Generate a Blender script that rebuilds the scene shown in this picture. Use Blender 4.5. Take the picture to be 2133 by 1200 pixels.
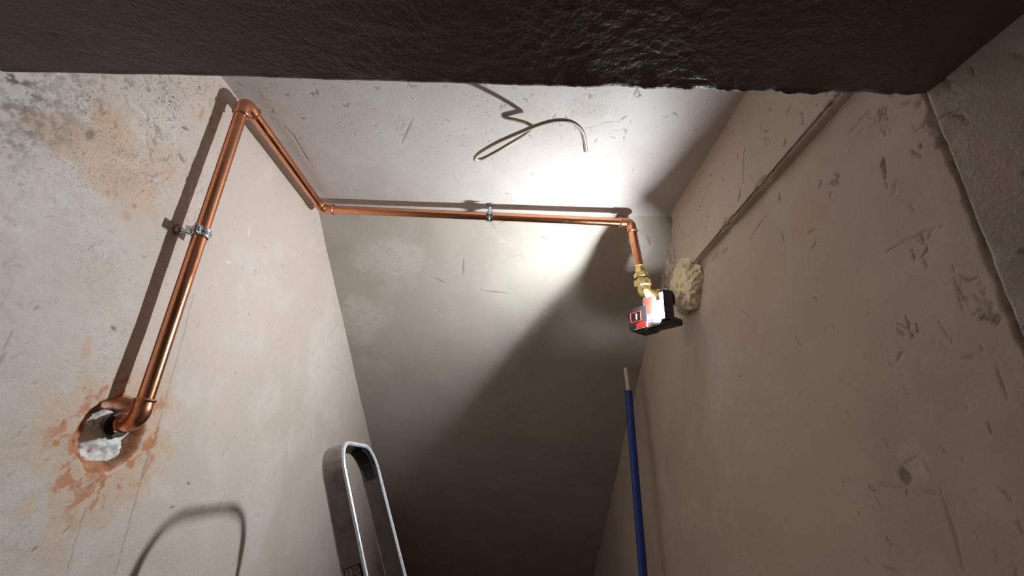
import bpy, bmesh, math, random
import numpy as np
from mathutils import Vector, Matrix

# ------------------------------------------------------------------ clear, camera, world, exposure
for o in list(bpy.data.objects): bpy.data.objects.remove(o)
scene = bpy.context.scene
COL = scene.collection
H = 1.62                                   # height of the lens above the landing; z below is counted from the lens
F = 945.457
CR = Vector((0.99922344, 0.00446458, 0.03914836))
CF = Vector((-0.01876353, 0.92758676, 0.37313635))
CU = Vector((-0.03464761, -0.37358114, 0.92695020))
cam = bpy.data.cameras.new('camera'); co = bpy.data.objects.new('camera', cam); COL.objects.link(co)
cam.sensor_fit = 'HORIZONTAL'; cam.sensor_width = 36.0; cam.lens = 36.0*F/2133.0; cam.clip_start = 0.01
m = Matrix((CR, CU, -CF)).transposed().to_4x4(); m.translation = (0, 0, H)
co.matrix_world = m
scene.camera = co

world = bpy.data.worlds.new('world'); scene.world = world; world.use_nodes = True
world.node_tree.nodes['Background'].inputs[0].default_value = (1.0, 0.86, 0.74, 1)
world.node_tree.nodes['Background'].inputs[1].default_value = 0.10
LED_POWER = 1850.0
LED_COLOR = (0.885, 0.955, 1.0, 1)
vs = scene.view_settings
vs.view_transform = 'Standard'; vs.look = 'None'; vs.gamma = 1.0; vs.use_curve_mapping = False
vs.exposure = 0.42

# ------------------------------------------------------------------ measured layout (metres)
XL, XR, XU = -0.5787, 0.4213, 0.4039       # left wall, right wall, face of the bulky upper band on the right
ZC, ZB, ZS = 0.6680, 0.4702, 0.3852        # ceiling, underside of that band, underside of the beam
Y0, Y1, TH = 0.3717, 1.0929, 0.62167       # far edge of the beam, start of the sloping ceiling, its pitch
TT = math.tan(TH)
YE, ZF = 3.6, -1.62
def ray(px, py):
    return CR*((px-1066.5)/F) + CU*(-(py-600.0)/F) + CF
def onx(q, X): d = ray(*q); return d*(X/d.x)
def onz(q, Z): d = ray(*q); return d*(Z/d.z)
def ony(q, Y): d = ray(*q); return d*(Y/d.y)
def onslope(q):
    d = ray(*q); n = Vector((0, math.sin(TH), math.cos(TH))); return d*(n.dot(Vector((0, Y1, ZC)))/n.dot(d))

# ------------------------------------------------------------------ materials
def new_mat(name):
    m = bpy.data.materials.new(name); m.use_nodes = True
    nt = m.node_tree; b = nt.nodes['Principled BSDF']
    return m, nt, b
def node(nt, t, **kw):
    n = nt.nodes.new(t)
    for k, v in kw.items():
        if k.startswith('i_'):
            n.inputs[k[2:].replace('_', ' ')].default_value = v
        else: setattr(n, k, v)
    return n
def mix(nt, fac, a, b):
    n = nt.nodes.new('ShaderNodeMix'); n.data_type = 'RGBA'
    for i, s in ((0, fac), (6, a), (7, b)):
        if isinstance(s, (int, float)): n.inputs[i].default_value = s
        elif isinstance(s, tuple): n.inputs[i].default_value = s if len(s) == 4 else s+(1,)
        else: nt.links.new(s, n.inputs[i])
    return n.outputs[2]
def noise(nt, vec, scale, detail=4, rough=.55, dist=0.0):
    n = node(nt, 'ShaderNodeTexNoise'); n.inputs['Scale'].default_value = scale
    n.inputs['Detail'].default_value = detail; n.inputs['Roughness'].default_value = rough
    n.inputs['Distortion'].default_value = dist
    nt.links.new(vec, n.inputs['Vector']); return n.outputs['Fac']
def ramp(nt, fac, lo, hi):
    n = node(nt, 'ShaderNodeMapRange'); n.inputs[1].default_value = lo; n.inputs[2].default_value = hi
    nt.links.new(fac, n.inputs[0]); return n.outputs[0]
def mul(nt, a, b, op='MULTIPLY'):
    n = node(nt, 'ShaderNodeMath', operation=op)
    for i, s in ((0, a), (1, b)):
        if isinstance(s, (int, float)): n.inputs[i].default_value = s
        else: nt.links.new(s, n.inputs[i])
    return n.outputs[0]

def plaster(name, c1, c2, c3, rough=.62, bump=.25, orange=(.36, .125, .042), dark=(.055, .05, .05), pale=(.73, .68, .63), spec=.35, fine=1.0, worm=False):
    m, nt, b = new_mat(name)
    tc = node(nt, 'ShaderNodeTexCoord').outputs['Object']
    tn = node(nt, 'ShaderNodeAttribute'); tn.attribute_name = 'tone'
    st = node(nt, 'ShaderNodeSeparateColor'); nt.links.new(tn.outputs['Color'], st.inputs[0])
    n1, n2 = st.outputs[0], st.outputs[1]; n3 = noise(nt, tc, 55, 3, .68); n4 = noise(nt, tc, 260, 1, .6)
    col = mix(nt, ramp(nt, n1, .36, .64), c1, c2)
    col = mix(nt, mul(nt, ramp(nt, n2, .48, .75), .7), col, c3)
    col = mix(nt, mul(nt, ramp(nt, n3, .56, .8), .22*fine), col, tuple(x*.62 for x in c1))
    at = node(nt, 'ShaderNodeAttribute'); at.attribute_name = 'mark'
    sep = node(nt, 'ShaderNodeSeparateColor'); nt.links.new(at.outputs['Color'], sep.inputs[0])
    pm = mul(nt, sep.outputs[2], ramp(nt, n3, .2, .6))
    col = mix(nt, pm, col, pale)
    om = mul(nt, sep.outputs[0], ramp(nt, n3, .15, .5))
    oc = mix(nt, ramp(nt, sep.outputs[0], .56, .76), (.60, .36, .20, 1), mix(nt, n2, orange, tuple(min(1, x*1.8) for x in orange)))
    col = mix(nt, om, col, oc)
    col = mix(nt, sep.outputs[1], col, dark)
    if worm:
        wn = noise(nt, tc, 62, 2, .6, 1.6)
        ab = node(nt, 'ShaderNodeMath', operation='ABSOLUTE'); nt.links.new(mul(nt, wn, .5, 'SUBTRACT'), ab.inputs[0])
        ln = ramp(nt, ab.outputs[0], .022, .006)
        col = mix(nt, mul(nt, mul(nt, ln, st.outputs[2]), .75), col, (.10, .085, .08))
    nt.links.new(col, b.inputs['Base Color'])
    nt.links.new(mul(nt, mul(nt, sep.outputs[1], .9-rough), rough, 'ADD'), b.inputs['Roughness'])
    b.inputs['Specular IOR Level'].default_value = spec
    hh = mul(nt, mul(nt, n3, 1.0), mul(nt, n4, .45), 'ADD')
    bp = node(nt, 'ShaderNodeBump'); bp.inputs['Strength'].default_value = bump; bp.inputs['Distance'].default_value = .004
    nt.links.new(hh, bp.inputs['Height']); nt.links.new(bp.outputs[0], b.inputs['Normal'])
    return m

def metal(name, col, rough, tarnish=None, tfac=.5, scale=60, metallic=1.0, bump=0.0):
    m, nt, b = new_mat(name)
    tc = node(nt, 'ShaderNodeTexCoord').outputs['Object']
    n = noise(nt, tc, scale, 5, .65, .5)
    c = mix(nt, mul(nt, ramp(nt, n, .42, .72), tfac), col, tarnish or col)
    nt.links.new(c, b.inputs['Base Color']); b.inputs['Metallic'].default_value = metallic
    r = mul(nt, mul(nt, ramp(nt, n, .35, .75), rough*.7), rough*.7, 'ADD'); nt.links.new(r, b.inputs['Roughness'])
    if bump:
        bp = node(nt, 'ShaderNodeBump'); bp.inputs['Strength'].default_value = bump; bp.inputs['Distance'].default_value = .001
        nt.links.new(noise(nt, tc, scale*4, 4, .6), bp.inputs['Height']); nt.links.new(bp.outputs[0], b.inputs['Normal'])
    return m
def plastic(name, col, rough=.4, var=.15, scale=40):
    m, nt, b = new_mat(name)
    tc = node(nt, 'ShaderNodeTexCoord').outputs['Object']
    c = mix(nt, noise(nt, tc, scale, 3), tuple(x*(1-var) for x in col), tuple(min(1, x*(1+var)) for x in col))
    nt.links.new(c, b.inputs['Base Color']); b.inputs['Roughness'].default_value = rough
    return m
def emit(name, col, strength):
    m, nt, b = new_mat(name)
    b.inputs['Base Color'].default_value = (.9, .9, .9, 1)
    b.inputs['Emission Color'].default_value = col; b.inputs['Emission Strength'].default_value = strength
    return m

M = {}
M['wall_left'] = plaster('plaster_left', (.60, .50, .435), (.56, .47, .405), (.63, .555, .505), bump=.22, worm=True)
M['wall_right'] = plaster('plaster_right', (.57, .465, .38), (.53, .425, .345), (.60, .50, .405), bump=.09, fine=.6)
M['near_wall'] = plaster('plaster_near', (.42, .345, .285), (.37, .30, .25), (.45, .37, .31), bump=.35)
M['ceiling'] = plaster('plaster_ceiling', (.55, .505, .475), (.53, .48, .445), (.58, .54, .52), bump=.12, rough=.5, fine=.4, dark=(.13, .10, .08))
M['slope'] = plaster('plaster_slope', (.465, .42, .36), (.43, .385, .33), (.50, .45, .395), bump=.10, fine=.5, dark=(.14, .11, .09))
M['soffit'] = plaster('beam_shade_brown', (.125, .093, .074), (.105, .077, .061), (.14, .105, .086), rough=.32, bump=.36, spec=.5)  # the beam's shade is put into this base colour, darker than the plaster
M['floor'] = plaster('concrete_floor', (.25, .22, .2), (.22, .2, .18), (.3, .27, .24))
M['copper'] = metal('copper', (.80, .36, .20), .24, (.58, .23, .12), .5, 30)
M['copper_fit'] = metal('copper_fitting', (.78, .35, .20), .34, (.48, .19, .11), .6, 70, bump=.15)
M['brass'] = metal('brass', (.80, .60, .27), .34, (.52, .36, .14), .5, 90, bump=.15)
M['zinc'] = metal('zinc', (.72, .75, .78), .24, (.42, .45, .48), .5, 120)
M['steel_dark'] = metal('dark_steel', (.30, .27, .25), .4, (.16, .13, .11), .6, 120)
M['alu'] = metal('aluminium', (.30, .285, .275), .25, (.15, .13, .115), .8, 22)
M['alu_edge'] = metal('aluminium_edge', (.78, .80, .85), .34, (.6, .61, .63), .3, 40, metallic=.45)
M['black'] = plastic('black_plastic', (.028, .026, .032), .42)
M['rubber'] = plastic('black_rubber', (.015, .014, .014), .6)
M['red'] = plastic('red_plastic', (.72, .035, .025), .38)
M['white'] = plastic('white_plastic', (.78, .76, .74), .4, .05)
M['cable'] = plastic('cable_sheath', (.40, .345, .27), .5, .2, 70)
M['blue'] = plastic('blue_plastic', (.010, .04, .27), .38, .12, 30)
M['tip'] = plastic('white_tip', (.74, .70, .66), .45, .05)
M['grey_tube'] = plastic('grey_green_sleeve', (.30, .36, .33), .4, .1)
M['grey_print'] = plastic('grey_print', (.34, .32, .32), .5)
M['red_print'] = plastic('red_print', (.38, .03, .03), .5)
M['led'] = emit('led_light', LED_COLOR, LED_POWER)
def foam_mat(name, c1, c2):
    m, nt, b = new_mat(name)
    tc = node(nt, 'ShaderNodeTexCoord').outputs['Object']
    n1 = noise(nt, tc, 30, 5, .6, 1.2); n2 = noise(nt, tc, 160, 4, .6)
    nt.links.new(mix(nt, ramp(nt, n1, .35, .65), c1, c2), b.inputs['Base Color'])
    b.inputs['Roughness'].default_value = .42; b.inputs['Subsurface Weight'].default_value = .0
    bp = node(nt, 'ShaderNodeBump'); bp.inputs['Strength'].default_value = .4; bp.inputs['Distance'].default_value = .003
    nt.links.new(mul(nt, n1, n2, 'ADD'), bp.inputs['Height']); nt.links.new(bp.outputs[0], b.inputs['Normal'])
    return m
M['foam'] = foam_mat('cream_foam', (.74, .62, .40), (.84, .76, .58))
M['foam_white'] = foam_mat('white_foam', (.80, .79, .76), (.68, .66, .62))

# ------------------------------------------------------------------ object helpers
def link(name, me, mats, parent=None, root=None):
    o = bpy.data.objects.new(name, me); COL.objects.link(o)
    for mm in (mats if isinstance(mats, (list, tuple)) else [mats]): me.materials.append(mm)
    if parent is not None: o.parent = parent
    return o
class Thing:
    """An Empty at the base of a thing; parts are given in lens-relative coordinates."""
    def __init__(s, name, label, cat, base, group=None):
        s.e = bpy.data.objects.new(name, None); COL.objects.link(s.e)
        s.e.empty_display_size = .05
        s.base = Vector(base)+Vector((0, 0, H)); s.e.location = s.base
        s.e['label'] = label; s.e['category'] = cat
        if group: s.e['group'] = group
    def part(s, name, bm, mat, parent=None, smooth=True, label=None):
        me = bpy.data.meshes.new(name)
        for v in bm.verts: v.co += Vector((0, 0, H))-s.base
        bmesh.ops.recalc_face_normals(bm, faces=bm.faces[:])
        bm.to_mesh(me); bm.free()
        if smooth:
            for p in me.polygons: p.use_smooth = True
            me.set_sharp_from_angle(angle=math.radians(42))
        o = link(name, me, mat, parent or s.e)
        if label: o['label'] = label
        return o
def solo(name, bm, mat, label, cat, base, group=None, smooth=True):
    base = Vector(base)
    for v in bm.verts: v.co -= base
    bmesh.ops.recalc_face_normals(bm, faces=bm.faces[:])
    me = bpy.data.meshes.new(name); bm.to_mesh(me); bm.free()
    if smooth:
        for p in me.polygons: p.use_smooth = True
        me.set_sharp_from_angle(angle=math.radians(50))
    o = link(name, me, mat); o.location = base+Vector((0, 0, H))
    o['label'] = label; o['category'] = cat
    if group: o['group'] = group
    return o

def frame_for(d, up=None):
    d = d.normalized(); up = Vector(up) if up else Vector((0, 0, 1))
    if abs(d.dot(up)) > .98: up = Vector((1, 0, 0))
    a = d.cross(up).normalized(); return a, a.cross(d).normalized()
def sweep(bm, pts, radii, seg=24, caps=True, sx=1.0, sy=1.0, up=None, mat=0):
    """round (or oval) section along a polyline, parallel transported"""
    pts = [Vector(p) for p in pts]
    if isinstance(radii, (int, float)): radii = [radii]*len(pts)
    rings = []; a = None
    for i, p in enumerate(pts):
        t = (pts[min(i+1, len(pts)-1)]-pts[max(i-1, 0)])
        if t.length < 1e-9: t = Vector((0, 0, 1))
        t.normalize()
        if a is None: a, b = frame_for(t, up)
        else:
            a = (a-t*a.dot(t)).normalized(); b = a.cross(t).normalized()
        rings.append([bm.verts.new(p+(a*math.cos(w)*sx+b*math.sin(w)*sy)*radii[i]) for w in (2*math.pi*k/seg for k in range(seg))])
    fs = []
    for r0, r1 in zip(rings, rings[1:]):
        for k in range(seg): fs.append(bm.faces.new((r0[k], r0[(k+1) % seg], r1[(k+1) % seg], r1[k])))
    if caps:
        fs.append(bm.faces.new(rings[0][::-1])); fs.append(bm.faces.new(rings[-1]))
    for f in fs: f.material_index = mat
    return bm
def arc(A, B, C_, R, n=10):
    """points of a bend of radius R at corner B between A-B and B-C_"""
    A, B, C_ = Vector(A), Vector(B), Vector(C_)
    u = (A-B).normalized(); w = (C_-B).normalized()
    ang = u.angle(w); d = R/math.tan(ang/2)
    cen = B+(u+w).normalized()*(R/math.sin(ang/2))
    p0 = B+u*d; p1 = B+w*d
    v0 = p0-cen; v1 = p1-cen
    ax = v0.cross(v1).normalized(); tot = v0.angle(v1)
    return [cen+Matrix.Rotation(tot*i/n, 3, ax) @ v0 for i in range(n+1)], p0, p1
def box(bm, c, ex, ey, ez, size, bevel=0.0, seg=2, mat=0):
    """box at c with axes ex,ey,ez and full sizes"""
    c = Vector(c); ex, ey, ez = (Vector(e).normalized() for e in (ex, ey, ez))
    r = bmesh.ops.create_cube(bm, size=1.0)
    vs_ = r['verts']
    for v in vs_:
        x, y, z = v.co; v.co = Vector((x*size[0], y*size[1], z*size[2]))
    if bevel:
        es = list({e for v in vs_ for e in v.link_edges})
        rr = bmesh.ops.bevel(bm, geom=es, offset=bevel, segments=seg, profile=.5, affect='EDGES')
        vs_ = list({v for f in rr['faces'] for v in f.verts} | {v for v in vs_ if v.is_valid})
    fs = {f for v in vs_ for f in v.link_faces}
    for f in fs: f.material_index = mat
    for v in vs_:
        x, y, z = v.co; v.co = c+ex*x+ey*y+ez*z
    return bm
def prism(bm, outline, o, ea, eb, en, depth, mat=0):
    """outline in (a,b) extruded by depth along en from o"""
    o = Vector(o); ea, eb, en = Vector(ea), Vector(eb), Vector(en)
    v0 = [bm.verts.new(o+ea*a+eb*b) for a, b in outline]; v1 = [bm.verts.new(v.co+en*depth) for v in v0]
    fs = [bm.faces.new(v0[::-1]), bm.faces.new(v1)]
    n = len(v0)
    for i in range(n): fs.append(bm.faces.new((v0[i], v0[(i+1) % n], v1[(i+1) % n], v1[i])))
    for f in fs: f.material_index = mat
    return bm
def ngon_sweep(bm, p0, p1, r, n, mat=0, rot=0):
    d = (Vector(p1)-Vector(p0)); a, b = frame_for(d)
    L = d.length; d = d.normalized(); ch = r*.13
    rings = []
    for t, rr in ((0, r-ch), (ch*.6, r), (L-ch*.6, r), (L, r-ch)):
        c = Vector(p0)+d*t
        rings.append([bm.verts.new(c+(a*math.cos(w)+b*math.sin(w))*rr) for w in (rot+2*math.pi*k/n for k in range(n))])
    for r0, r1 in zip(rings, rings[1:]):
        for k in range(n): bm.faces.new((r0[k], r0[(k+1) % n], r1[(k+1) % n], r1[k])).material_index = mat
    bm.faces.new(rings[0][::-1]).material_index = mat; bm.faces.new(rings[-1]).material_index = mat
    return bm

# ------------------------------------------------------------------ noise on grids
def vnoise(U, V, scale, seed):
    rs = np.random.RandomState(seed); n = 257; lat = rs.rand(n, n)
    u = U*scale+37.3; v = V*scale+11.7
    iu = np.floor(u).astype(int); iv = np.floor(v).astype(int); fu = u-iu; fv = v-iv
    fu = fu*fu*(3-2*fu); fv = fv*fv*(3-2*fv)
    g = lambda a, b: lat[a % n, b % n]
    return (g(iu, iv)*(1-fu)+g(iu+1, iv)*fu)*(1-fv)+(g(iu, iv+1)*(1-fu)+g(iu+1, iv+1)*fu)*fv
def fbm(U, V, scale, seed, octv=4, gain=.5):
    s = 0; a = 1.0; t = 0
    for i in range(octv):
        w = .6+i*1.9; cw_, sw_ = math.cos(w), math.sin(w)
        s = s+a*vnoise(U*cw_-V*sw_, U*sw_+V*cw_, scale*2**i, seed+i*7); t += a; a *= gain
    return s/t
def smooth(x, lo, hi):
    t = np.clip((x-lo)/(hi-lo), 0, 1); return t*t*(3-2*t)
class Surf:
    """a dense tensor grid (u,v) that carries relief and stain masks"""
    def __init__(s, us, vs):
        s.us, s.vs = np.asarray(us), np.asarray(vs)
        s.U, s.V = np.meshgrid(s.us, s.vs, indexing='ij')
        s.h = np.zeros_like(s.U)                 # relief towards the room
        s.R = np.zeros_like(s.U); s.G = np.zeros_like(s.U); s.B = np.zeros_like(s.U); s.W = np.zeros_like(s.U)   # W: fine wormy cracking
    def window(s, u0, u1, v0, v1):
        i0, i1 = np.searchsorted(s.us, (u0, u1)); j0, j1 = np.searchsorted(s.vs, (v0, v1))
        return slice(max(i0-1, 0), i1+1), slice(max(j0-1, 0), j1+1)
    def stroke(s, pts, w, depth=0.0, dark=0.0, orange=0.0, pale=0.0, soft=.5, taper=True):
        P = np.array(pts, float)
        pad = w*2+.004
        W = s.window(P[:, 0].min()-pad, P[:, 0].max()+pad, P[:, 1].min()-pad, P[:, 1].max()+pad)
        U, V = s.U[W], s.V[W]
        if U.size == 0: return
        D = np.full(U.shape, 9.0); n = len(P)-1
        for i in range(n):
            a, b = P[i], P[i+1]; d = b-a; L2 = (d@d)+1e-12
            t = np.clip(((U-a[0])*d[0]+(V-a[1])*d[1])/L2, 0, 1)
            dd = np.hypot(U-a[0]-t*d[0], V-a[1]-t*d[1])
            if taper:
                g = (i+t)/n; dd = dd/(0.35+0.65*np.sin(np.pi*np.clip(g, .08, .92)))
            D = np.minimum(D, dd)
        k = 1-smooth(D, w*(1-soft), w*(1+soft))
        s.h[W] -= depth*k
        s.G[W] = np.maximum(s.G[W], dark*k); s.R[W] = np.maximum(s.R[W], orange*k); s.B[W] = np.maximum(s.B[W], pale*k)
    def blob(s, c, ru, rv, seed, orange=0.0, dark=0.0, pale=0.0, depth=0.0, rag=.8, scale=40):
        W = s.window(c[0]-ru*2, c[0]+ru*2, c[1]-rv*2, c[1]+rv*2)
        U, V = s.U[W], s.V[W]
        if U.size == 0: return
        d = np.hypot((U-c[0])/ru, (V-c[1])/rv)+(fbm(U, V, scale, seed)-.5)*2*rag
        k = 1-smooth(d, .55, 1.05)
        s.R[W] = np.maximum(s.R[W], orange*k); s.G[W] = np.maximum(s.G[W], dark*k); s.B[W] = np.maximum(s.B[W], pale*k)
        s.h[W] -= depth*k
    def pits(s, n, rng, rect, size, depth, dark, ang=None, spread=.6):
        for _ in range(n):
            u = rng.uniform(rect[0], rect[1]); v = rng.uniform(rect[2], rect[3])
            L = size*rng.uniform(.5, 1.9)**1.6; a = (ang if ang is not None else 0)+rng.gauss(0, spread)
            pts = [(u, v), (u+L*math.cos(a)*.5+rng.gauss(0, L*.12), v+L*math.sin(a)*.5+rng.gauss(0, L*.12)), (u+L*math.cos(a), v+L*math.sin(a))]
            s.stroke(pts, size*rng.uniform(.12, .3), depth*rng.uniform(.5, 1.2), dark*rng.uniform(.2, 1), soft=.6)
    def build(s, name, fn, mat, flip=False, kind='structure', label=None):
        """fn(U,V,h) -> x,y,z arrays (lens-relative)"""
        x, y, z = fn(s.U, s.V, s.h)
        nu, nv = s.U.shape
        co_ = np.stack([x, y, z+H], -1).reshape(-1, 3).astype(np.float32)
        idx = np.arange(nu*nv).reshape(nu, nv)
        q = np.stack([idx[:-1, :-1], idx[1:, :-1], idx[1:, 1:], idx[:-1, 1:]], -1).reshape(-1, 4)
        if flip: q = q[:, ::-1]
        me = bpy.data.meshes.new(name)
        me.vertices.add(len(co_)); me.vertices.foreach_set('co', co_.ravel())
        me.loops.add(q.size); me.loops.foreach_set('vertex_index', q.ravel().astype(np.int32))
        me.polygons.add(len(q)); me.polygons.foreach_set('loop_start', np.arange(0, q.size, 4, dtype=np.int32))
        me.polygons.foreach_set('use_smooth', np.ones(len(q), dtype=bool))
        me.update(calc_edges=True); me.validate()
        at = me.attributes.new('mark', 'FLOAT_COLOR', 'POINT')
        c = np.stack([s.R, s.G, s.B, np.ones_like(s.R)], -1).reshape(-1).astype(np.float32)
        at.data.foreach_set('color', c)
        sd = sum(map(ord, name)); at = me.attributes.new('tone', 'FLOAT_COLOR', 'POINT')
        wu = s.U+.05*fbm(s.U, s.V, 9, sd+5, 2); wv = s.V+.05*fbm(s.U, s.V, 9, sd+9, 2)
        c = np.stack([fbm(wu, wv, 4.5, sd, 3), fbm(wu, wv, 16, sd+31, 5, .6), s.W, s.U*0+1], -1).reshape(-1).astype(np.float32)
        at.data.foreach_set('color', c)
        o = link(name, me, mat); o['kind'] = kind
        if label: o['label'] = label
        return o
def axis(*segs):
    out = []
    for a, b, st in segs:
        n = max(1, int(round((b-a)/st))); out += list(np.linspace(a, b, n+1)[(1 if out else 0):])
    return np.array(out)
rng = random.Random(5)

# ------------------------------------------------------------------ left wall (u = y, v = z)
HC = (0.679, 0.026)                                     # centre of the cored hole
S = Surf(axis((-1.3, .3, .08), (.3, 1.3, .0025), (1.3, 2.3, .006), (2.3, YE, .05)), axis((-3.4, -.36, .12), (-.36, .672, .0025)))
PL = lambda *q: [tuple((lambda p: (p.y, p.z))(onx(a, XL))) for a in q]
U, V = S.U, S.V
S.h += (fbm(U, V, 5, 1, 4)-.5)*.006
rough_zone = smooth(.80-U+(fbm(U, V, 8, 3)-.5)*.25, 0, .18)*smooth(V-.27+(fbm(U, V, 8, 4)-.5)*.3, 0, .2)
rough_low = smooth(.78-U+(fbm(U, V, 7, 5)-.5)*.3, 0, .25)
crk = np.abs(fbm(U, V, 38, 11, 3)-.5)
worm = (1-smooth(crk, .006, .03))*smooth(fbm(U, V, 12, 12), .45, .6)
S.h += (rough_zone*.55+rough_low*.45)*(fbm(U, V, 130, 9, 3)-.5)*.0022-worm*(rough_zone*.9+rough_low*.35)*.0008
S.G += worm*rough_zone*.35+worm*rough_low*.10
# grey mould near the beam, pale patches of lime and one of painted lamp light, orange staining
for q, ru, rv, dk, sd in (((15, 170), .05, .035, .8, 1), ((70, 215), .05, .05, .45, 2), ((30, 260), .03, .05, .5, 3), ((150, 190), .05, .04, .4, 4), ((205, 180), .025, .03, .4, 5), ((120, 260), .03, .04, .3, 6)):
    c = PL(q)[0]; W = S.window(c[0]-ru*2, c[0]+ru*2, c[1]-rv*2, c[1]+rv*2)
    d = np.hypot((U[W]-c[0])/ru, (V[W]-c[1])/rv)
    S.G[W] = np.maximum(S.G[W], dk*(1-smooth(d, .3, 1.5))*np.maximum(smooth(fbm(U[W], V[W], 120, 40+sd, 3, .75), .54, .64), .9*worm[W]))
for q, ru, rv, p in (((60, 330), .12, .13, .7), ((90, 200), .09, .06, .6), ((40, 520), .12, .12, .35), ((330, 250), .05, .05, .3), ((100, 700), .15, .12, .3), ((60, 1050), .12, .1, .3), ((560, 1000), .12, .16, .3), ((690, 760), .2, .2, .35)):  # last entry is the lamp's bright patch by the far corner, painted pale
    S.blob(PL(q)[0], ru, rv, int(q[0]), pale=p, rag=.6, scale=14)
for q, ru, rv, o_ in (((62, 247), .022, .014, .55), ((90, 268), .03, .012, .35), ((235, 275), .055, .038, .56), ((165, 305), .05, .034, .52), ((215, 345), .085, .04, .55), ((280, 390), .07, .05, .4), ((130, 290), .05, .025, .5), ((330, 330), .06, .06, .28), ((315, 398), .006, .018, .62), ((265, 450), .012, .01, .6), ((280, 430), .007, .006, .75), ((320, 440), .016, .012, .5),
                      ((175, 735), .008, .02, .5), ((235, 682), .006, .012, .35), ((420, 235), .006, .018, .7), ((450, 228), .006, .01, .5)):
    S.blob(PL(q)[0], ru, rv, int(q[0])+3, orange=o_, rag=.55, scale=32)
for pts in (((165, 315), (230, 330), (285, 345)), ((70, 300), (180, 310), (210, 320))): S.stroke(PL(*pts), .010, -.0006, pale=.9, soft=.9)
S.blob(PL((285, 285))[0], .03, .04, 8, pale=.7, rag=.6, scale=25)
S.blob(PL((185, 280))[0], .012, .012, 9, dark=.5, rag=.7, scale=80)
# brick dust washed round the hole
d = np.hypot((U-.684)/1.12, (V-HC[1]))
ang = np.arctan2(V-HC[1], U-HC[0])
wob = fbm(np.cos(ang)*.6, np.sin(ang)*.6, 3, 61, 3)-.5
spread = .125+.05*np.maximum(-np.sin(ang), 0)+wob*.06
dn_ = fbm(U, V, 34, 62, 5, .68)
dust = (1-smooth(d, .055, spread+.03))*smooth(dn_+.30*(1-smooth(d, .06, .14)), .46, .64)
S.R = np.maximum(S.R, dust*(.48+.4*smooth(fbm(U, V, 70, 63, 4, .6), .45, .62)))
S.h += dust*(dn_-.5)*.003
S.B = np.maximum(S.B, (1-smooth(d, .06, spread+.03))*(1-dust)*.5)
# the cored hole itself: chipped plaster funnel over brick, then the bore
do = np.hypot((U-.682)/1.22, V-.026)
ro = .052+(fbm(np.cos(ang)*.7, np.sin(ang)*.7, 2.2, 71, 3)-.5)*.016+(fbm(U, V, 60, 72)-.5)*.006
di = np.hypot((U-.690)/1.12, V-.026)
ri = .0365+(fbm(np.cos(ang), np.sin(ang), 2.0, 73, 2)-.5)*.006
fun = 1-smooth(do, ro-.013, ro); bore = 1-smooth(di, ri-.004, ri)
fun = np.maximum(fun, bore)
S.h -= fun*.018*(.8+.5*fbm(U, V, 70, 75, 3))+bore*.085
S.h += smooth(fun, .05, .4)*(1-bore)*(fbm(U, V, 80, 76, 4)-.5)*.009
S.R = np.maximum(S.R, smooth(fun, .02, .12)*(.86+.14*fbm(U, V, 50, 77)))
S.G = np.maximum(S.G, smooth(fun, .1, .5)*(1-bore)*.5*smooth(fbm(U, V, 70, 78, 4), .50, .66))
# pencil lines and cracks
for pts, w in ((((403, 613), (385, 690), (360, 775), (330, 885)), .0011), (((330, 885), (305, 955), (285, 1030), (240, 1195)), .0012), (((178, 1060), (160, 1120), (140, 1195)), .0010), (((26, 690), (12, 725), (0, 760)), .0010), (((300, 165), (312, 186)), .0012), (((416, 128), (414, 145)), .0011)):
    S.stroke(PL(*pts), w*1.05, .0004, .38, taper=False)
for pts in (((378, 264), (392, 270)), ((372, 320), (383, 338)), ((415, 178), (417, 187)), ((390, 1005), (395, 1010)), ((355, 1057), (362, 1057)), ((70, 1145), (76, 1143)), ((232, 680), (240, 690))):
    S.stroke(PL(*pts), .0022, .001, .7)
for pts in (((268, 212), (312, 250)), ((400, 380), (395, 410), (390, 440)), ((520, 470), (517, 495)), ((470, 545), (480, 548)), ((315, 370), (350, 395))):
    S.stroke(PL(*pts), .003, -.0008, pale=.85, soft=.8)
S.pits(90, rng, (.36, .56, .40, .66), .0060, .0008, .7, 1.3, .9)
S.pits(50, rng, (.40, .66, .22, .60), .0055, .0006, .4, 1.3, .9)
S.W = np.clip(rough_zone*.75*smooth(.70-U, 0, .12)*smooth(fbm(U, V, 14, 13), .35, .55)+rough_low*.30*smooth(fbm(U, V, 10, 14), .4, .6), 0, 1)*(1-fun)
S.pits(150, rng, (.35, 1.25, -.3, .66), .006, .0009, .5, 1.2, .7)
S.build('wall_left', lambda U, V, h: (XL+h, U, V), M['wall_left'])

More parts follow.
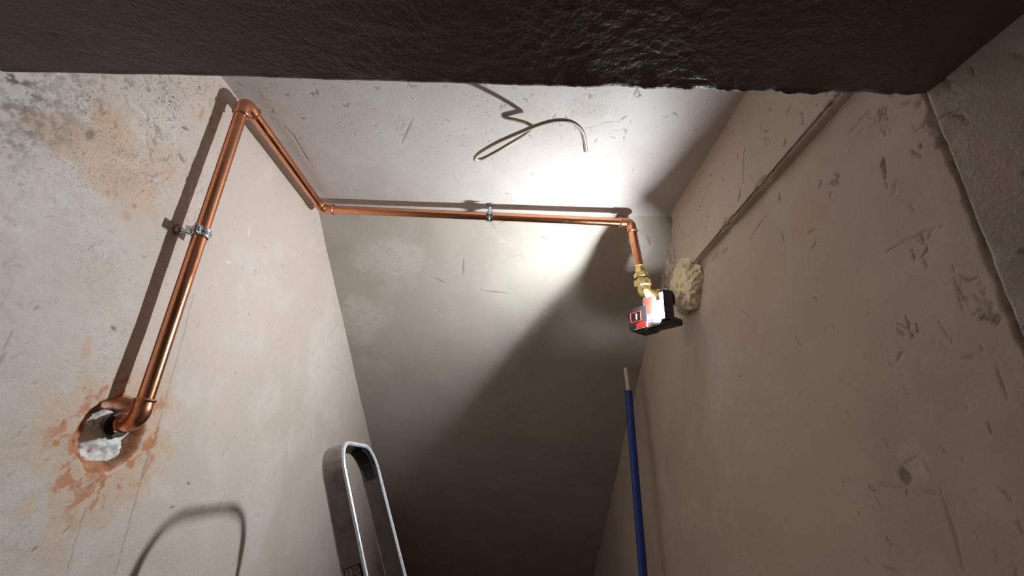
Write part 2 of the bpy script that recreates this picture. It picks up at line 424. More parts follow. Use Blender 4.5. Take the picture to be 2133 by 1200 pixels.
# ------------------------------------------------------------------ flat ceiling (u = x, v = y)
S = Surf(axis((XL-.02, .44, .0026)), axis((Y0-.01, Y1+.001, .0026)))
U, V = S.U, S.V
S.h += (fbm(U, V, 4, 21, 4)-.5)*.006*smooth(Y1-V, 0, .05)
PC = lambda *q: [tuple((lambda p: (p.x, p.y))(onz(a, ZC))) for a in q]
S.pits(230, rng, (XL, XR, Y0, .82), .0058, .0009, .6, 1.0, .8)
S.pits(60, rng, (XL, XR, Y0, 1.05), .007, .0010, .5, 1.0, .8)
for q in ((658, 186), (600, 195), (565, 225), (635, 243), (725, 215), (790, 180), (868, 178), (1000, 172), (1085, 205), (1220, 195), (1330, 190), (1175, 240), (1290, 270), (520, 230), (640, 195)):
    c = PC(q)[0]; a = rng.uniform(0, 3); L = rng.uniform(.008, .014)
    S.stroke([c, (c[0]+L*math.cos(a), c[1]+L*math.sin(a)), (c[0]+L*1.4*math.cos(a+.7), c[1]+L*1.4*math.sin(a+.7))], .0014, .0012, .6)
for pts in (((1045, 215), (1040, 228)), ((1056, 212), (1049, 222)), ((1155, 238), (1148, 252)), ((1305, 242), (1292, 250)), ((1330, 180), (1320, 198)), ((590, 262), (612, 285), (650, 350)), ((860, 245), (835, 300))):
    S.stroke(PC(*pts), .0016, .0012, .55)
for pts in (((1245, 262), (1260, 255), (1290, 254)), ((1215, 268), (1245, 262))): S.stroke(PC(*pts), .0014, .0006, .45)
S.blob(PC((1225, 225))[0], .05, .035, 31, dark=.12, rag=.9, scale=50)
S.build('ceiling', lambda U, V, h: (U, V, ZC-h), M['ceiling'])

# ------------------------------------------------------------------ sloping ceiling over the stairs (u = x, v = distance down the slope)
S = Surf(axis((XL-.02, .44, .0034)), axis((0, 1.7, .0036), (1.7, 3.2, .05)))
U, V = S.U, S.V
S.h += (fbm(U, V, 3.5, 23, 4)-.5)*.010*smooth(V, 0, .06)
for _ in range(46):
    u = rng.uniform(XL, XR); w = rng.uniform(.02, 1.3); L = rng.uniform(.01, .06)
    S.stroke([(u, w), (u+L*.5, w+rng.gauss(0, .01)), (u+L, w+rng.gauss(0, .015))], .0022, rng.choice((-1, 1))*.0006, rng.choice((0, .18, .3)), pale=rng.choice((0, .5)), soft=.8)
def PS(*q):
    return [(lambda p: (p.x, (p.y-Y1)/math.cos(TH)))(onslope(a)) for a in q]
for pts in (((1218, 470), (1222, 478)), ((1128, 490), (1134, 498)), ((1040, 465), (1056, 458)), ((1000, 605), (1060, 612)), ((1348, 490), (1356, 512)), ((905, 580), (925, 590)), ((965, 540), (962, 575))):
    S.stroke(PS(*pts), .0028, .0012, .5)
for c, r_ in (((1330, 520), .05), ((820, 560), .1), ((760, 660), .1)): S.blob(PS(c)[0], r_, r_, 33, pale=.4, rag=.7, scale=12)
S.build('ceiling_sloped', lambda U, V, h: (U, Y1+V*math.cos(TH)-h*math.sin(TH), ZC-V*math.sin(TH)-h*math.cos(TH)), M['slope'])

# ------------------------------------------------------------------ right wall beyond the beam (u = y, v = z)
def crackline(V):                                          # plaster joint at the corner with the near wall
    return Y0+(fbm(V*0+3.1, V, 22, 81, 4)-.5)*.012
S = Surf(axis((Y0, 1.3, .0021), (1.3, 2.3, .006), (2.3, YE, .05)), axis((-3.4, -.36, .12), (-.36, ZC+.004, .0024)))
U, V = S.U, S.V
PR = lambda *q: [tuple((lambda p: (p.y, p.z))(onx(a, XR))) for a in q]
S.h += (fbm(U, V, 4, 25, 4)-.5)*.008*smooth(U-Y0, 0, .05)
edge = 1-smooth(U-Y0, .0005, .002+.013*smooth(fbm(U, V, 30, 82, 4, .65), .45, .75)*(.3+1.0*smooth(V, .24, .37)))
S.h -= edge*.006; S.G = np.maximum(S.G, edge*(.3+.6*smooth(fbm(U, V, 55, 83, 3), .45, .6))*.85)
S.pits(80, rng, (Y0, 1.1, -.33, .46), .0055, .0005, .4, 1.2, .6)
S.pits(40, rng, (Y0, .62, -.1, .40), .0065, .0007, .6, 1.2, .5)
for pts, w, dp, dk in ((((1838, 330), (1844, 372)), .0032, .003, .6), (((1834, 350), (1840, 332)), .002, .0018, .5), (((1844, 372), (1848, 398)), .0012, .0012, .6),
        (((1597, 448), (1580, 470), (1564, 496)), .0015, .0016, .7), (((1628, 482), (1634, 505)), .0022, .0016, .45), (((1700, 502), (1690, 520)), .0018, .0014, .6), (((1708, 375), (1703, 392)), .002, .0016, .7), (((1621, 402), (1624, 420)), .002, .0016, .7),
        (((1845, 525), (1890, 500), (1925, 482), (1970, 470)), .0012, .001, .5), (((1923, 535), (1933, 562)), .0014, .0014, .7), (((1820, 215), (1790, 250), (1760, 285)), .0011, .001, .5), (((1800, 265), (1770, 290)), .0011, .001, .4),
        (((1895, 250), (1905, 275), (1925, 262), (1930, 240)), .0013, .0012, .5), (((1915, 300), (1918, 310)), .002, .002, .7), (((1985, 555), (1998, 610), (2010, 660)), .0012, .001, .5), (((1658, 700), (1672, 725)), .0014, .0012, .6), (((1545, 645), (1565, 665)), .0012, .001, .4),
        (((1950, 660), (1990, 720)), .0012, .001, .5), (((2075, 760), (2100, 830)), .0013, .0012, .6), (((2060, 880), (2066, 900)), .0016, .0014, .7), (((2120, 1080), (2132, 1110)), .0016, .0014, .6), (((1960, 1020), (1990, 1110), (2010, 1190)), .0025, .0016, .35),
        (((1825, 1010), (1880, 1015)), .0018, .001, .25), (((1920, 945), (1880, 970)), .0016, .001, .3), (((1925, 955), (1945, 1000)), .0016, .001, .35), (((1570, 940), (1566, 952)), .0014, .001, .5), (((1668, 815), (1666, 825)), .0014, .001, .5), (((1540, 785), (1547, 780)), .0014, .001, .5),
        (((1925, 1025), (1960, 1030)), .0022, .0012, .2), (((1800, 1160), (1815, 1185)), .002, .001, .3), (((1840, 1180), (1870, 1195)), .003, .001, .3)):
    S.stroke(PR(*pts), w*.95, dp*.5, dk*.85)
S.blob(PR((1887, 990))[0], .009, .011, 41, dark=.55, rag=.6, scale=90, depth=.001)
S.blob(PR((1910, 970))[0], .022, .03, 42, pale=.28, rag=.5, scale=60, depth=-.0006)
S.blob(PR((1773, 997))[0], .003, .003, 43, orange=.8, rag=.3, scale=60)
for q, r_ in (((1830, 245), .020), ((1850, 260), .016), ((1735, 385), .02), ((2050, 635), .02), ((2060, 660), .015), ((1900, 690), .014), ((1915, 520), .02)): S.pits(9, rng, (PR(q)[0][0]-r_*.7, PR(q)[0][0]+r_*.7, PR(q)[0][1]-r_*.6, PR(q)[0][1]+r_*.6), .0062, .0007, .75, 1.2, .7)
for q, r_, o_ in (((1680, 460), .05, .22), ((1590, 560), .06, .18), ((1570, 560), .03, .15)): S.blob(PR(q)[0], r_, r_*.8, int(q[0]), orange=o_, rag=.5, scale=25)
S.blob(PR((1480, 740))[0], .08, .16, 44, pale=.35, rag=.5, scale=12)  # soft pool of lamp light, painted into the wall as a pale patch
for q in ((1482, 800), (1484, 838), (1487, 852)): S.blob(PR(q)[0], .0022, .0022, 45, pale=1, rag=.2, depth=-.001)
# rough recess behind the end of the upper band
rec = smooth(U, 1.06, 1.12)*smooth(V, .40, .46)
S.h += rec*(fbm(U, V, 45, 46, 4)-.5)*.018; S.G = np.maximum(S.G, rec*.35*smooth(fbm(U, V, 60, 47, 4), .5, .62)); S.R = np.maximum(S.R, rec*.2)
for q in ((1470, 550), (1490, 535), (1510, 525)): S.blob(PR(q)[0], .016, .008, 48, dark=.28, rag=1.0, scale=120, depth=.0008)
S.build('wall_right', lambda U, V, h: (XR-h, U, V), M['wall_right'], flip=True)

# ------------------------------------------------------------------ thicker upper band on the right wall (u = y, v = run over face, arris and underside)
FH = ZC-ZB; UW = XR-XU
S = Surf(axis((Y0-.005, 1.125, .0021)), axis((-.001, FH-.02, .0026), (FH-.02, FH+UW+.012, .0013)))
U, V = S.U, S.V
PU = lambda *q: [(lambda p: (p.y, ZC-p.z))(onx(a, XU)) for a in q]
S.h += (fbm(U, V, 4, 27, 4)-.5)*.006
S.pits(70, rng, (Y0, 1.05, .0, FH-.01), .008, .0012, .55, 1.9, .6)
for pts, w in ((((1550, 312), (1549, 340), (1549, 383)), .0012), (((1552, 310), (1549, 322)), .0022), (((1543, 395), (1538, 420)), .0025), (((1638, 290), (1634, 305)), .0022), (((1528, 270), (1524, 278)), .002), (((1470, 405), (1450, 445)), .001), (((1648, 220), (1640, 235)), .0016)):
    S.stroke(PU(*pts), w, .0016, .6)
cw = .003+.013*smooth(fbm(U, V*0+2, 24, 84, 5, .65), .42, .72)
chip = 1-smooth(np.abs(V-FH-.001), cw*.2, cw)
S.h -= chip*(.003+.006*fbm(U, V, 70, 85, 4))
S.h += (1-smooth(np.abs(V-FH), .004, .012))*(fbm(U, V, 140, 91, 3)-.5)*.003
S.G = np.maximum(S.G, chip*.30*smooth(fbm(U, V, 110, 86, 3), .45, .6))
endr = smooth(U, 1.055+.05*fbm(V, U*0, 30, 87, 4), 1.085+.05*fbm(V, U*0, 30, 87, 4))     # ragged far end sinks into the wall
def band(U, V, h):
    f = V <= FH
    z = np.where(f, ZC-V, ZB); x = np.where(f, XU, XU+(V-FH))
    nx = np.where(f, -1.0, 0.0); nz = np.where(f, 0.0, -1.0)
    w = np.clip((V-FH+.005)/.010, 0, 1)*math.pi/2
    nx = -np.cos(w); nz = -np.sin(w)
    x = x+nx*h; z = z+nz*h
    x = x+endr*(UW+.008)*np.where(f, 1, .3)
    return x, U, z
S.build('wall_right_upper', band, M['wall_right'], flip=True, label='thicker plaster band along the top of the right wall with a chipped lower edge')

# ------------------------------------------------------------------ near right wall in front of the beam (u = y, v = z)
S = Surf(axis((-1.3, 0, .08), (0, Y0-.0006, .0022), (Y0-.0006, Y0, .0006)), axis((-3.4, -.1, .12), (-.1, ZS+.006, .0024)))
U, V = S.U, S.V
S.h += (fbm(U, V, 5, 29, 4)-.5)*.006*smooth(Y0-U, 0, .05)+(fbm(U, V, 60, 30, 3)-.5)*.0012
lip = 1-smooth(Y0-U, .002, .010+.02*fbm(U, V, 25, 88, 4))
S.h += lip*(fbm(U, V, 50, 89, 4)-.4)*.004
S.B = np.maximum(S.B, lip*.15); S.G = np.maximum(S.G, (1-smooth(Y0-U, .0, .001+.006*smooth(fbm(U, V, 40, 82, 4), .45, .7)))*.6)
S.h[S.us > Y0-.001] = -.012
S.pits(80, rng, (.05, Y0, -.1, ZS), .008, .0014, .7, 1.2, .6)
PN = lambda *q: [(lambda p: (p.y, p.z))(onx(a, XR+.02)) for a in q]
for pts, w in ((((1960, 268), (2000, 245), (2045, 225)), .001), (((2095, 520), (2100, 545)), .0016), (((2060, 140), (2066, 155)), .0016)): S.stroke(PN(*pts), w, .001, .6)
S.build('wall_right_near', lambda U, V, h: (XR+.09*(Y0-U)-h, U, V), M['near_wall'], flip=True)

# ------------------------------------------------------------------ low beam overhead: underside and far face (u = x, v = run from camera side, round the arris, up the far face)
SL = Y0+1.3
S = Surf(axis((XL-.02, .56, .0026)), axis((0, 1.28, .08), (1.28, SL+.012, .0024), (SL+.012, SL+ZC-ZS+.01, .02)))
U, V = S.U, S.V
S.h += (fbm(U, V, 5, 51, 4)-.5)*.006
ruf = np.exp(-((U-.05)/.28)**2)*.9+.1
S.h += ruf*(fbm(U*.7, V, 190, 52, 2, .6)-.5)*.0011
S.pits(18, rng, (XL, XR, 1.3, SL), .012, .0012, .6, .2, .5)
rag = 1-smooth(np.abs(V-SL), 0, .006)
S.h += rag*((fbm(U, V*0, 60, 53, 4, .7)-.5)*.010*smooth(U, -.1, .2)+(fbm(U, V*0, 20, 54)-.5)*.003)
S.G = np.maximum(S.G, rag*.6)
def beam(U, V, h):
    f = V <= SL
    y = np.where(f, V-1.3, Y0); z = np.where(f, ZS, ZS+(V-SL))
    return U, y+np.where(f, 0, h), z-np.where(f, h, 0)
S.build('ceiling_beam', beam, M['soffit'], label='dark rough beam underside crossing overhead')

# ------------------------------------------------------------------ landing, stairs going down and end wall (out of sight, they close the space)
def struct_box(name, lo, hi, mat):
    bm = bmesh.new(); c = [(a+b)/2 for a, b in zip(lo, hi)]
    box(bm, c, (1, 0, 0), (0, 1, 0), (0, 0, 1), [b-a for a, b in zip(lo, hi)])
    for v in bm.verts: v.co.z += H
    me = bpy.data.meshes.new(name); bm.to_mesh(me); bm.free()
    o = link(name, me, mat); o['kind'] = 'structure'; return o
struct_box('floor', (-.62, -1.3, ZF-.1), (.62, 1.3, ZF), M['floor'])
for i in range(8):
    struct_box('floor_step', (-.62, 1.3+i*.28, ZF-.2*(i+1)-.1), (.44, 1.3+(i+1)*.28+.02, ZF-.2*(i+1)), M['floor'])
struct_box('wall_back', (-.62, 3.54, -3.35), (.46, 3.6, -.9), M['slope'])

# ------------------------------------------------------------------ copper pipework
RP, RFIT, RB = .0111, .0126, .0150
A_ = Vector((-.587, .694, .042)); B1 = Vector((-.544, .676, .044)); B2 = Vector((-.544, .676, .640)); B3 = Vector((-.544, 1.060, .638)); B4 = Vector((.287, 1.060, .626)); B5 = Vector((.302, 1.060, .500))
pw = Thing('copper_pipework', 'shiny copper pipe run climbing the left wall and crossing below the ceiling', 'pipe', (-.544, .676, .06))
def pipe_between(a, b):
    bm = bmesh.new(); a, b = Vector(a), Vector(b); n = 12
    sweep(bm, [a+(b-a)*i/n for i in range(n+1)], RP, 28)
    return pw.part('pipe', bm, M['copper'])
def elbow(A, B, C_, R, sock=.016):
    pts, p0, p1 = arc(A, B, C_, R, 12)
    u = (Vector(A)-Vector(B)).normalized(); w = (Vector(C_)-Vector(B)).normalized()
    bm = bmesh.new()
    e0 = p0+u*sock; e1 = p1+w*sock
    sweep(bm, [e0, p0+u*.002]+pts+[p1+w*.002, e1], [RFIT, RFIT*1.0]+[RFIT*1.02]*len(pts)+[RFIT, RFIT], 28)
    o = pw.part('elbow', bm, M['copper_fit'])
    for e, d in ((e0, u), (e1, w)):
        bm = bmesh.new()
        sweep(bm, [e-d*.003, e-d*.0022, e-d*.001, e, e+d*.001, e+d*.0022, e+d*.003], [RFIT*.98, RFIT+.0012, RB-.0004, RB, RB-.0004, RFIT+.0012, RP], 28)
        pw.part('collar', bm, M['copper_fit'], parent=o)
    return e0, e1
c1a, c1b = elbow(A_, B1, B2, .019, .012)
c2a, c2b = elbow(B1, B2, B3, .017, .014)
c3a, c3b = elbow(B2, B3, B4, .015, .014)
c4a, c4b = elbow(B3, B4, B5, .015, .014)
pipe_between(A_+(A_-B1)*.25, c1a+(B1-A_).normalized()*.002)
pipe_between(c1b, c2a); pipe_between(c2b, c3a); pipe_between(c3b, c4a)
dn = (B5-B4).normalized()
pipe_between(c4b, B5+dn*.02)
# brass compression coupler and elbow
def ring_stack(p, d, prof, seg=26):
    bm = bmesh.new(); sweep(bm, [p+d*t for t, r_ in prof], [r_ for t, r_ in prof], seg); return bm
q0 = B5
br = pw.part('brass_coupler', ring_stack(q0, dn, [(0, .0115), (.001, .0148), (.003, .0150), (.004, .0125), (.018, .0125), (.019, .013), (.036, .0118)]), M['brass'])
bm = bmesh.new(); ngon_sweep(bm, q0+dn*.020, q0+dn*.034, .0178, 6, rot=.2); pw.part('union_nut', bm, M['brass'], parent=br, smooth=False)
bm = bmesh.new(); ngon_sweep(bm, q0+dn*.040, q0+dn*.058, .0215, 6, rot=.45); pw.part('union_nut', bm, M['brass'], parent=br, smooth=False)
EB = q0+dn*.082
ELB_OUT = EB+Vector((.050, .020, .006))
be = bmesh.new()
pts, p0, p1 = arc(q0, EB, ELB_OUT, .013, 10)
sweep(be, [q0+dn*.036, q0+dn*.056]+pts+[ELB_OUT], [.0125, .0155]+[.0165]*len(pts)+[.0155], 26)
bo = pw.part('brass_elbow', be, M['brass'])
outd = (ELB_OUT-EB).normalized()
pw.part('collar', ring_stack(ELB_OUT-outd*.016, outd, [(0, .016), (.001, .0185), (.007, .0185), (.008, .016)]), M['brass'], parent=bo)

bm = bmesh.new()
bp0 = ELB_OUT-outd*.006; bp1 = Vector((XR+.02, 1.105, bp0.z+.004))
sweep(bm, [bp0, bp0+(bp1-bp0)*.02, bp0+(bp1-bp0)*.5, bp1], [.016, .0175, .0175, .0175], 24)
solo('black_pipe', bm, M['black'], 'short black pipe running from the brass elbow into the cream foam', 'pipe', bp1)

# ------------------------------------------------------------------ pipe clips
def clip(label, p, axis_, n, dist):
    """split band round the pipe; axis_ along the pipe, n towards the surface"""
    p, axis_, n = Vector(p), Vector(axis_).normalized(), Vector(n).normalized(); l = axis_.cross(n).normalized()
    t = Thing('pipe_clip', label, 'pipe clip', p+n*dist, 'zinc split-band clips holding the copper pipe')
    for s in (1, -1):                              # back half and front half
        bm = bmesh.new(); R0, R1 = RP+.0004, RP+.0026; w = .0078
        outer = []; inner = []
        for i in range(19):
            a = math.pi*i/18
            outer.append((math.cos(a)*R1, s*(math.sin(a)*R1+.0009))); inner.append((math.cos(a)*R0, s*(math.sin(a)*R0+.0009)))
        lug = .0235
        o2 = [(lug, s*.0009), (lug, s*.0031), (R1+.002, s*.0031)]+[q for q in outer if q[1]*s > .0036]+[(-R1-.002, s*.0031), (-lug, s*.0031), (-lug, s*.0009)]
        i2 = inner[::-1]
        prism(bm, o2+i2, p-axis_*w, l, n, axis_, 2*w)
        half = t.part('clip_band', bm, M['zinc'], smooth=False)
        bm = bmesh.new()
        pts_ = [((math.cos(a)*(R1)), s*(math.sin(a)*R1+.0009)) for a in (math.pi*(.12+.76*i/14) for i in range(15))]
        sweep(bm, [p+l*a+n*b for a, b in pts_], .0022, 8, sx=1.0)
        t.part('rib', bm, M['zinc'], parent=half)
    for s in (1, -1):
        bm = bmesh.new(); c = p+l*s*.0178
        sweep(bm, [c+n*.016, c-n*.004], .0022, 10)
        sweep(bm, [c-n*.0031, c-n*.0036, c-n*.0052, c-n*.0062], [.0044, .0046, .0040, .0018], 16)
        t.part('clip_screw', bm, M['steel_dark'] if s < 0 else M['zinc'])
    bm = bmesh.new(); sweep(bm, [p+n*(RP+.002), p+n*(RP+.004), p+n*(RP+.010), p+n*(RP+.0105)], [.0068, .0068, .0052, .0040], 14)
    sweep(bm, [p+n*(RP+.006), p+n*(dist-.001)], .0036, 12); t.part('stud', bm, M['zinc'])
    bm = bmesh.new(); sweep(bm, [p+n*(dist-.004), p+n*(dist-.003), p+n*(dist+.002)], [.0065, .0085, .0085], 18); t.part('wall_plug', bm, M['steel_dark'])
clip('zinc pipe clip on the left wall riser, with a screw facing out', (-.544, .676, .352), (0, 0, 1), (-1, -.28, .02), .034)
clip('zinc pipe clip hanging from the ceiling on the horizontal back pipe', (-.0895, 1.060, .632), (1, 0, -.0145), (0, 0, 1), .035)

# ------------------------------------------------------------------ hole filling: sleeve and white foam
bm = bmesh.new()
s0 = Vector((-.588, .697, .0405)); sd = Vector((-.045, .014, -.002))
seg = 28; a_, b_ = frame_for(sd)
def tube_hollow(bm, p0, p1, ro_, ri_, seg=28):
    d = (Vector(p1)-Vector(p0)).normalized(); a, b = frame_for(d)
    rr = []
    for p, r_ in ((p1, ro_), (p0, ro_), (p0, ri_), (p1, ri_)):
        rr.append([bm.verts.new(Vector(p)+(a*math.cos(w)+b*math.sin(w))*r_) for w in (2*math.pi*k/seg for k in range(seg))])
    for i in range(4):
        r0, r1 = rr[i], rr[(i+1) % 4]
        for k in range(seg): bm.faces.new((r0[k], r0[(k+1) % seg], r1[(k+1) % seg], r1[k]))
t = Thing('pipe_sleeve', 'grey plastic sleeve with black rim round the pipe end inside the wall hole', 'pipe sleeve', s0+sd)
tube_hollow(bm, s0, s0+sd*1.0, .0180, .0145); t.part('sleeve', bm, M['grey_tube'])
bm = bmesh.new(); tube_hollow(bm, s0+Vector((.002, 0, 0)), s0+sd*.08, .0184, .0118); t.part('rim', bm, M['rubber'])

def lump(name, c, r, mat, label, cat, seed, amp, sc, group=None, sub=5, cut=None):
    bm = bmesh.new(); bmesh.ops.create_icosphere(bm, subdivisions=sub, radius=1.0)
    from mathutils import noise as mn
    off = Vector((seed*3.1, seed*1.7, seed*.9))
    for v in bm.verts:
        d = v.co.normalized()
        w = Vector((d.x*r[0], d.y*r[1], d.z*r[2]))
        k = mn.fractal(w*sc+off, .9, 2.1, 4)*amp
        k2 = (1-abs(mn.noise(w*sc*1.9+off*2)*2))*amp*.5
        k3 = (.5-abs(mn.noise(Vector((w.x, w.y*.6+w.z*.5, w.z))*sc*2.6+off)))*amp*.45
        v.co = Vector(c)+w*(1+(k+k2+k3-.2*amp)/max(r))
    if cut: cut(bm)
    return solo(name, bm, mat, label, cat, c, group)
lump('foam_plug', (-.626, .701, .016), (.034, .049, .044), M['foam_white'], 'white expanding foam filling the rusty hole in the left wall', 'foam', 4, .009, 42)
lump('foam_plug', (XR-.004, 1.050, .447), (.032, .080, .066), M['foam'], 'cream expanding foam bulging from the right wall beside the lamp', 'foam', 9, .015, 30, sub=6)

# ------------------------------------------------------------------ work lamp hanging on the black pipe
LP = Vector((.330, .998, .369))
dv = Vector((-.61, .79, 0)).normalized(); mv = Vector((-.79, -.61, 0)).normalized(); zv = Vector((0, 0, 1))
nl = Vector((math.cos(math.radians(184)), math.sin(math.radians(184)), -.28)).normalized(); tl = Vector((-nl.y, nl.x, 0)).normalized(); ul = nl.cross(tl).normalized()*-1
wl = Thing('work_lamp', 'red and black battery work lamp with glowing light bar, below the brass elbow', 'lamp', LP+Vector((-.02, .03, -.06)))
def azd(a): return Vector((math.cos(math.radians(a)), math.sin(math.radians(a)), 0))
LO = LP-azd(178)*.010                                   # axis of the curved lens
bm = bmesh.new(); arc_ = [azd(126+i*(222-126)/12)*.012 for i in range(13)]
prism(bm, [(p.x, p.y) for p in arc_]+[(azd(222)*.004).xy[:], (azd(126)*.004).xy[:]], LO-zv*.031, (1, 0, 0), (0, 1, 0), zv, .062)
wl.part('light_bar', bm, M['led'], label='glowing white light bar')
bm = bmesh.new()
prism(bm, [(azd(118)*.0125).xy[:], (azd(124)*.0042).xy[:], (azd(178)*.003).xy[:], (azd(223)*.0042).xy[:], (azd(226)*.0135).xy[:], (azd(226)*.0135+azd(266)*.0035).xy[:], (azd(232)*.0145+azd(280)*.0035).xy[:], (azd(262)*.0155).xy[:], (azd(330)*.016).xy[:], (azd(45)*.016).xy[:], (azd(110)*.014).xy[:]], LO-zv*.036, (1, 0, 0), (0, 1, 0), zv, .072)
wl.part('lamp_head', bm, M['black'], smooth=False)
for z_ in (-.036, .0315):
    bm = bmesh.new(); prism(bm, [(azd(a)*.0138).xy[:] for a in range(0, 360, 20)], LO+zv*z_, (1, 0, 0), (0, 1, 0), zv, .0045); wl.part('end_cap', bm, M['black'])
bm = bmesh.new(); box(bm, LP+dv*.036-mv*.030+zv*-.006, dv, zv, mv, (.050, .064, .036), .007); wl.part('housing', bm, M['black'])
bm = bmesh.new()
prism(bm, [(-.017, -.022), (.010, -.026), (.018, -.014), (.018, .026), (.014, .031), (-.012, .031), (-.017, .026)], LP+dv*.038-mv*.010+zv*.004, dv, zv, mv, .005)
pn = wl.part('front_panel', bm, M['white'], smooth=False)
bm = bmesh.new(); prism(bm, [(-.015, -.012), (.012, -.014), (.016, -.008), (.016, .024), (.012, .028), (-.015, .028)], LP+dv*.036-mv*.005+zv*.004, dv, zv, mv, .0016); wl.part('red_inlay', bm, M['red'], parent=pn, smooth=False)
bc = LP+dv*.072-mv*.027+zv*-.014
bm = bmesh.new()
prism(bm, [(-.030, -.024), (-.024, -.030), (.018, -.030), (.030, -.020), (.030, .020), (.020, .032), (-.016, .034), (-.030, .028)], bc-mv*.026, dv, zv, mv, .050)
bmesh.ops.bevel(bm, geom=bm.edges[:], offset=.003, segments=2, affect='EDGES')
bat = wl.part('battery', bm, M['black'])
fo = bc+mv*.0242
bm = bmesh.new()
for (x0, x1, z0, z1) in ((-.010, .022, .018, .0196), (-.010, .022, -.006, -.0044), (-.010, -.0084, -.006, .0196), (.0204, .022, -.006, .0196)):
    prism(bm, [(x0, z0), (x1, z0), (x1, z1), (x0, z1)], fo, dv, zv, mv, .0006)
wl.part('red_outline', bm, M['red'], parent=bat, smooth=False)
bm = bmesh.new()
prism(bm, [(.002, .000), (.005, .000), (.005, .014), (.002, .014)], fo, dv, zv, mv, .0006)
wl.part('print_bar', bm, M['white'], parent=bat, smooth=False)
bm = bmesh.new(); prism(bm, [(-.026, -.024), (.004, -.024), (.004, -.013), (-.006, -.010), (-.026, -.014)], fo-mv*.001, dv, zv, mv, .0035); wl.part('release_button', bm, M['red'], parent=bat, smooth=False)
bm = bmesh.new(); prism(bm, [(-.028, -.0265), (.010, -.0265), (.010, -.0245), (-.028, -.0245)], fo-mv*.001, dv, zv, mv, .003); wl.part('chrome_trim', bm, M['zinc'], parent=bat, smooth=False)
bm = bmesh.new(); box(bm, LP+dv*.016-mv*.027-zv*.034, dv, zv, mv, (.075, .017, .044), .005); wl.part('base', bm, M['black'])
# hook wire: up from the housing and over the black pipe
hk = bmesh.new(); hx = bp0+(bp1-bp0)*.10
ha, hb = outd.cross(zv).normalized(), zv
hp = [LP+dv*.030-mv*.014+zv*.034, hx+ha*.021-zv*.012]
for i in range(9):
    w = math.pi*i/8; hp.append(hx+ha*math.cos(w)*.021+hb*math.sin(w)*.021)
hp.append(hx-ha*.021-zv*.012)
sweep(hk, hp, .0017, 10); wl.part('hook', hk, M['zinc'])

# ------------------------------------------------------------------ flat cable hanging from the ceiling
def spline(P, n=10):
    P = [Vector(p) for p in P]; out = []
    for i in range(len(P)-1):
        a, b, c, d = P[max(i-1, 0)], P[i], P[i+1], P[min(i+2, len(P)-1)]
        for k in range(n):
            t_ = k/n
            out.append(.5*((2*b)+(c-a)*t_+(2*a-5*b+4*c-d)*t_*t_+(3*b-a-3*c+d)*t_**3))
    out.append(P[-1]); return out
cab = [((1046, 241), -.004), ((1056, 246), .004), ((1078, 251), .010), ((1098, 257), .016), ((1109, 266), .024), ((1092, 282), .052), ((1062, 300), .078), ((1020, 324), .098), ((999, 333), .106), ((990, 331), .112), ((998, 319), .118), ((1035, 297), .124), ((1080, 277), .126), ((1125, 259), .124), ((1160, 251), .120), ((1190, 254), .115), ((1210, 270), .110), ((1217, 290), .107), ((1220, 314), .105)]
cp = spline([onz(q, ZC-dz) for q, dz in cab], 8)
bm = bmesh.new(); sweep(bm, cp, .0045, 12, sx=1.0, sy=.75)
solo('hanging_cable', bm, M['cable'], 'loose off-white flat cable looping down from the ceiling', 'cable', onz((1046, 241), ZC))

# ------------------------------------------------------------------ stepladder; its bow shows at the lower edge
e1 = Vector((0, 1, 0)); e2 = Vector((-.385, 0, .923)).normalized(); e3 = e1.cross(e2).normalized()
LT = Vector((-.322, .972, .040))               # top middle of the bow, camera-side edge plane
lad = Thing('stepladder', 'worn aluminium stepladder with a narrow rounded top bow against the left wall', 'ladder', (.05, .97, ZF))
hw = .112; down = .72
def bow_path(half, top, R, flare=.02, n=10):
    pts = [(-half-flare, -down), (-half-flare*.2, -down*.25), (-half, -R-.01)]
    for i in range(n+1):
        w = math.pi-math.pi/2*i/n; pts.append((-half+R+R*math.cos(w), top-R+R*math.sin(w)))
    for i in range(n+1):
        w = math.pi/2-math.pi/2*i/n; pts.append((half-R+R*math.cos(w), top-R+R*math.sin(w)))
    pts += [(half, -R-.01), (half+flare*.2, -down*.25), (half+flare, -down)]
    return pts
TK, WD = .0075, .034
outer = bow_path(hw, 0, .062); inner = bow_path(hw-TK, -TK, .062-TK)
bm = bmesh.new()
n = len(outer)
def lv(q, w): return bm.verts.new(LT+e1*q[0]+e2*q[1]-e3*w)
bead = .0016
of = [lv(q, 0) for q in outer]; inf = [lv(q, 0) for q in inner]; ob = [lv(q, WD) for q in outer]; ib = [lv(q, WD) for q in inner]
for i in range(n-1):
    bm.faces.new((of[i], of[i+1], inf[i+1], inf[i])).material_index = 1
    bm.faces.new((ob[i+1], ob[i], ib[i], ib[i+1])).material_index = 1
    bm.faces.new((of[i+1], of[i], ob[i], ob[i+1])); bm.faces.new((inf[i], inf[i+1], ib[i+1], ib[i]))
bm.faces.new((of[0], inf[0], ib[0], ob[0])); bm.faces.new((of[-1], ob[-1], ib[-1], inf[-1]))
bowo = lad.part('bow', bm, [M['alu'], M['alu_edge']])
# rolled rims along both edges of the bow
for w in (0, WD):
    bm = bmesh.new(); mid = [((a[0]+b[0])/2, (a[1]+b[1])/2) for a, b in zip(outer, inner)]
    sweep(bm, [LT+e1*q[0]+e2*q[1]-e3*w for q in mid], .0042 if w == 0 else .0036, 8); lad.part('rim', bm, M['alu_edge'] if w == 0 else M['alu'], parent=bowo)
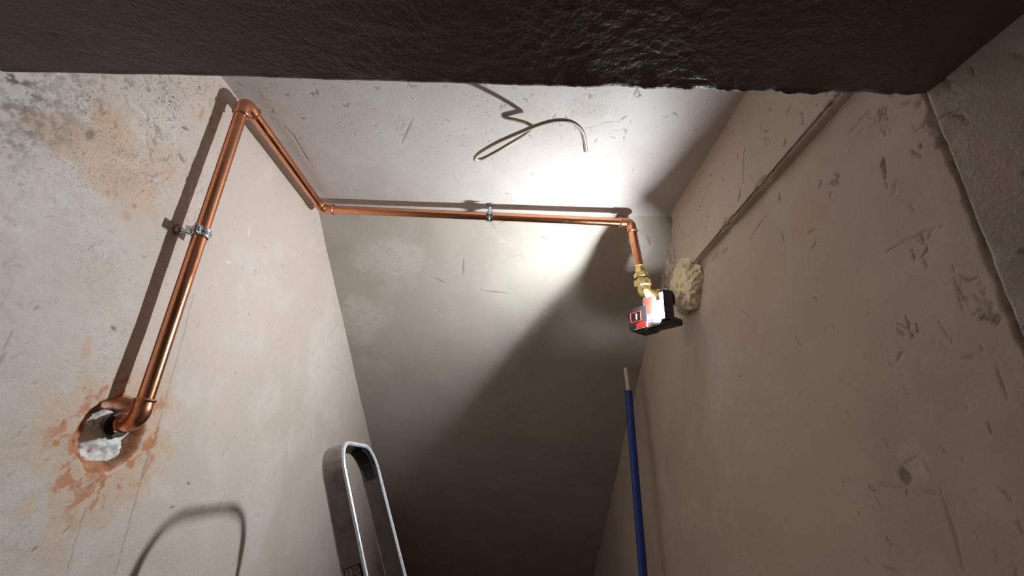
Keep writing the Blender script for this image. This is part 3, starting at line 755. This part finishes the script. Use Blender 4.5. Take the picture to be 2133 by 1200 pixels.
# dark insert under the bow
bm = bmesh.new()
ins = [q for q in bow_path(hw-TK, -TK, .062-TK) if q[0] > .045 and q[1] > -.075]
ins2 = [(q[0]-.004 if q[1] < -.03 else q[0]-.002, q[1]-.004) for q in ins]
prism(bm, ins+ins2[::-1], LT-e3*.006, e1, e2, -e3, WD-.012); lad.part('grip_insert', bm, M['black'], smooth=False)
# warning label on the outer side of the near leg
lb = bmesh.new()
def leg_pt(d, w, off):                     # d below the top along the near leg, w across, off proud of the leg
    f = (d-.18)/(down-.18); y_ = -hw-.004-.016*max(f, 0)
    return LT+e1*(y_-off)+e2*(-d)-e3*w
def quad(bm, d0, d1, w0, w1, off, mat):
    vs_ = [bm.verts.new(leg_pt(d, w, off)) for d, w in ((d0, w0), (d0, w1), (d1, w1), (d1, w0))]
    bm.faces.new(vs_).material_index = mat
def bar(bm, a, b, t_, off, mat):
    a, b = Vector(a), Vector(b); d = (b-a).normalized(); p_ = Vector((-d.y, d.x))*t_
    bm.faces.new([bm.verts.new(leg_pt(q.x, q.y, off)) for q in (a+p_, b+p_, b-p_, a-p_)]).material_index = mat
D0, CW, RH = .205, .0125, .0130
quad(lb, D0-.001, D0+RH*6+.001, .0035, .0035+2*CW+.002, .0016, 1)
for r_ in range(6):
    for c_ in range(2):
        w0 = .0045+c_*CW; d0 = D0+r_*RH
        quad(lb, d0+.0008, d0+RH-.0008, w0+.0008, w0+CW-.0008, .0020, 0)
        if (r_, c_) == (0, 1):
            bar(lb, (d0+.003, w0+CW/2), (d0+.0075, w0+CW/2), .0012, .0024, 1); bar(lb, (d0+.009, w0+CW/2), (d0+.0105, w0+CW/2), .0012, .0024, 1)
        else:
            bar(lb, (d0+.0045, w0+.003), (d0+.009, w0+.0095), .0011, .0022, 1)
            bar(lb, (d0+.002, w0+.002), (d0+RH-.002, w0+CW-.002), .0010, .0026, 2); bar(lb, (d0+.002, w0+CW-.002), (d0+RH-.002, w0+.002), .0010, .0026, 2)
lad.part('warning_label', lb, [M['grey_print'], M['rubber'], M['red_print']], smooth=False, label='pictogram warning label with red crosses')
# the rest of the ladder below the frame
foot = lambda s_, d: LT+e1*s_*(hw+.02+(d-down)*.07)+e2*(-d)
DL = (LT.z-ZF)/e2.z
for s_ in (-1, 1):
    bm = bmesh.new(); a = foot(s_, down-.06)-e3*WD/2; b = foot(s_, DL)-e3*WD/2+Vector((0, 0, .006))
    ax = (b-a).normalized(); box(bm, (a+b)/2, e1, ax, e3, (.012, (b-a).length, .05), .003); lad.part('stile', bm, M['alu'])
for k in range(4):
    d = down+.02+k*.27
    bm = bmesh.new(); a = foot(-1, d)-e3*WD/2; b = foot(1, d)-e3*WD/2
    box(bm, (a+b)/2, e1, (1, 0, 0), (0, 0, 1), ((b-a).length-.008, .08, .022), .003); lad.part('tread', bm, M['alu'])
for s_ in (-1, 1):
    bm = bmesh.new(); a = foot(s_, down+.0)-e3*WD-Vector((.02, -s_*.02, 0)); b = Vector((-.46, a.y, ZF+.006))
    ax = (b-a).normalized(); box(bm, (a+b)/2, e1, ax, ax.cross(e1), (.012, (b-a).length, .036), .003); lad.part('rear_leg', bm, M['alu'])

# ------------------------------------------------------------------ blue pole leaning on the sloping ceiling
pt = ony((1303, 767), 1.52); pj = ony((1309, 815), 1.505); pb = ony((1340, 1200), 1.43)
dirp = (pb-pj).normalized(); pf = pj+dirp*((ZF-pj.z)/dirp.z)
pole = Thing('blue_pole', 'long blue plastic pole with a thin white tip in the right corner', 'pole', pf)
bm = bmesh.new(); tube_hollow(bm, pj, pf, .0118, .0095, 24); pole.part('tube', bm, M['blue'])
bm = bmesh.new(); sweep(bm, [pj-dirp*-.06, pj, pt], [.0064, .0064, .0060], 18); pole.part('tip', bm, M['tip'])
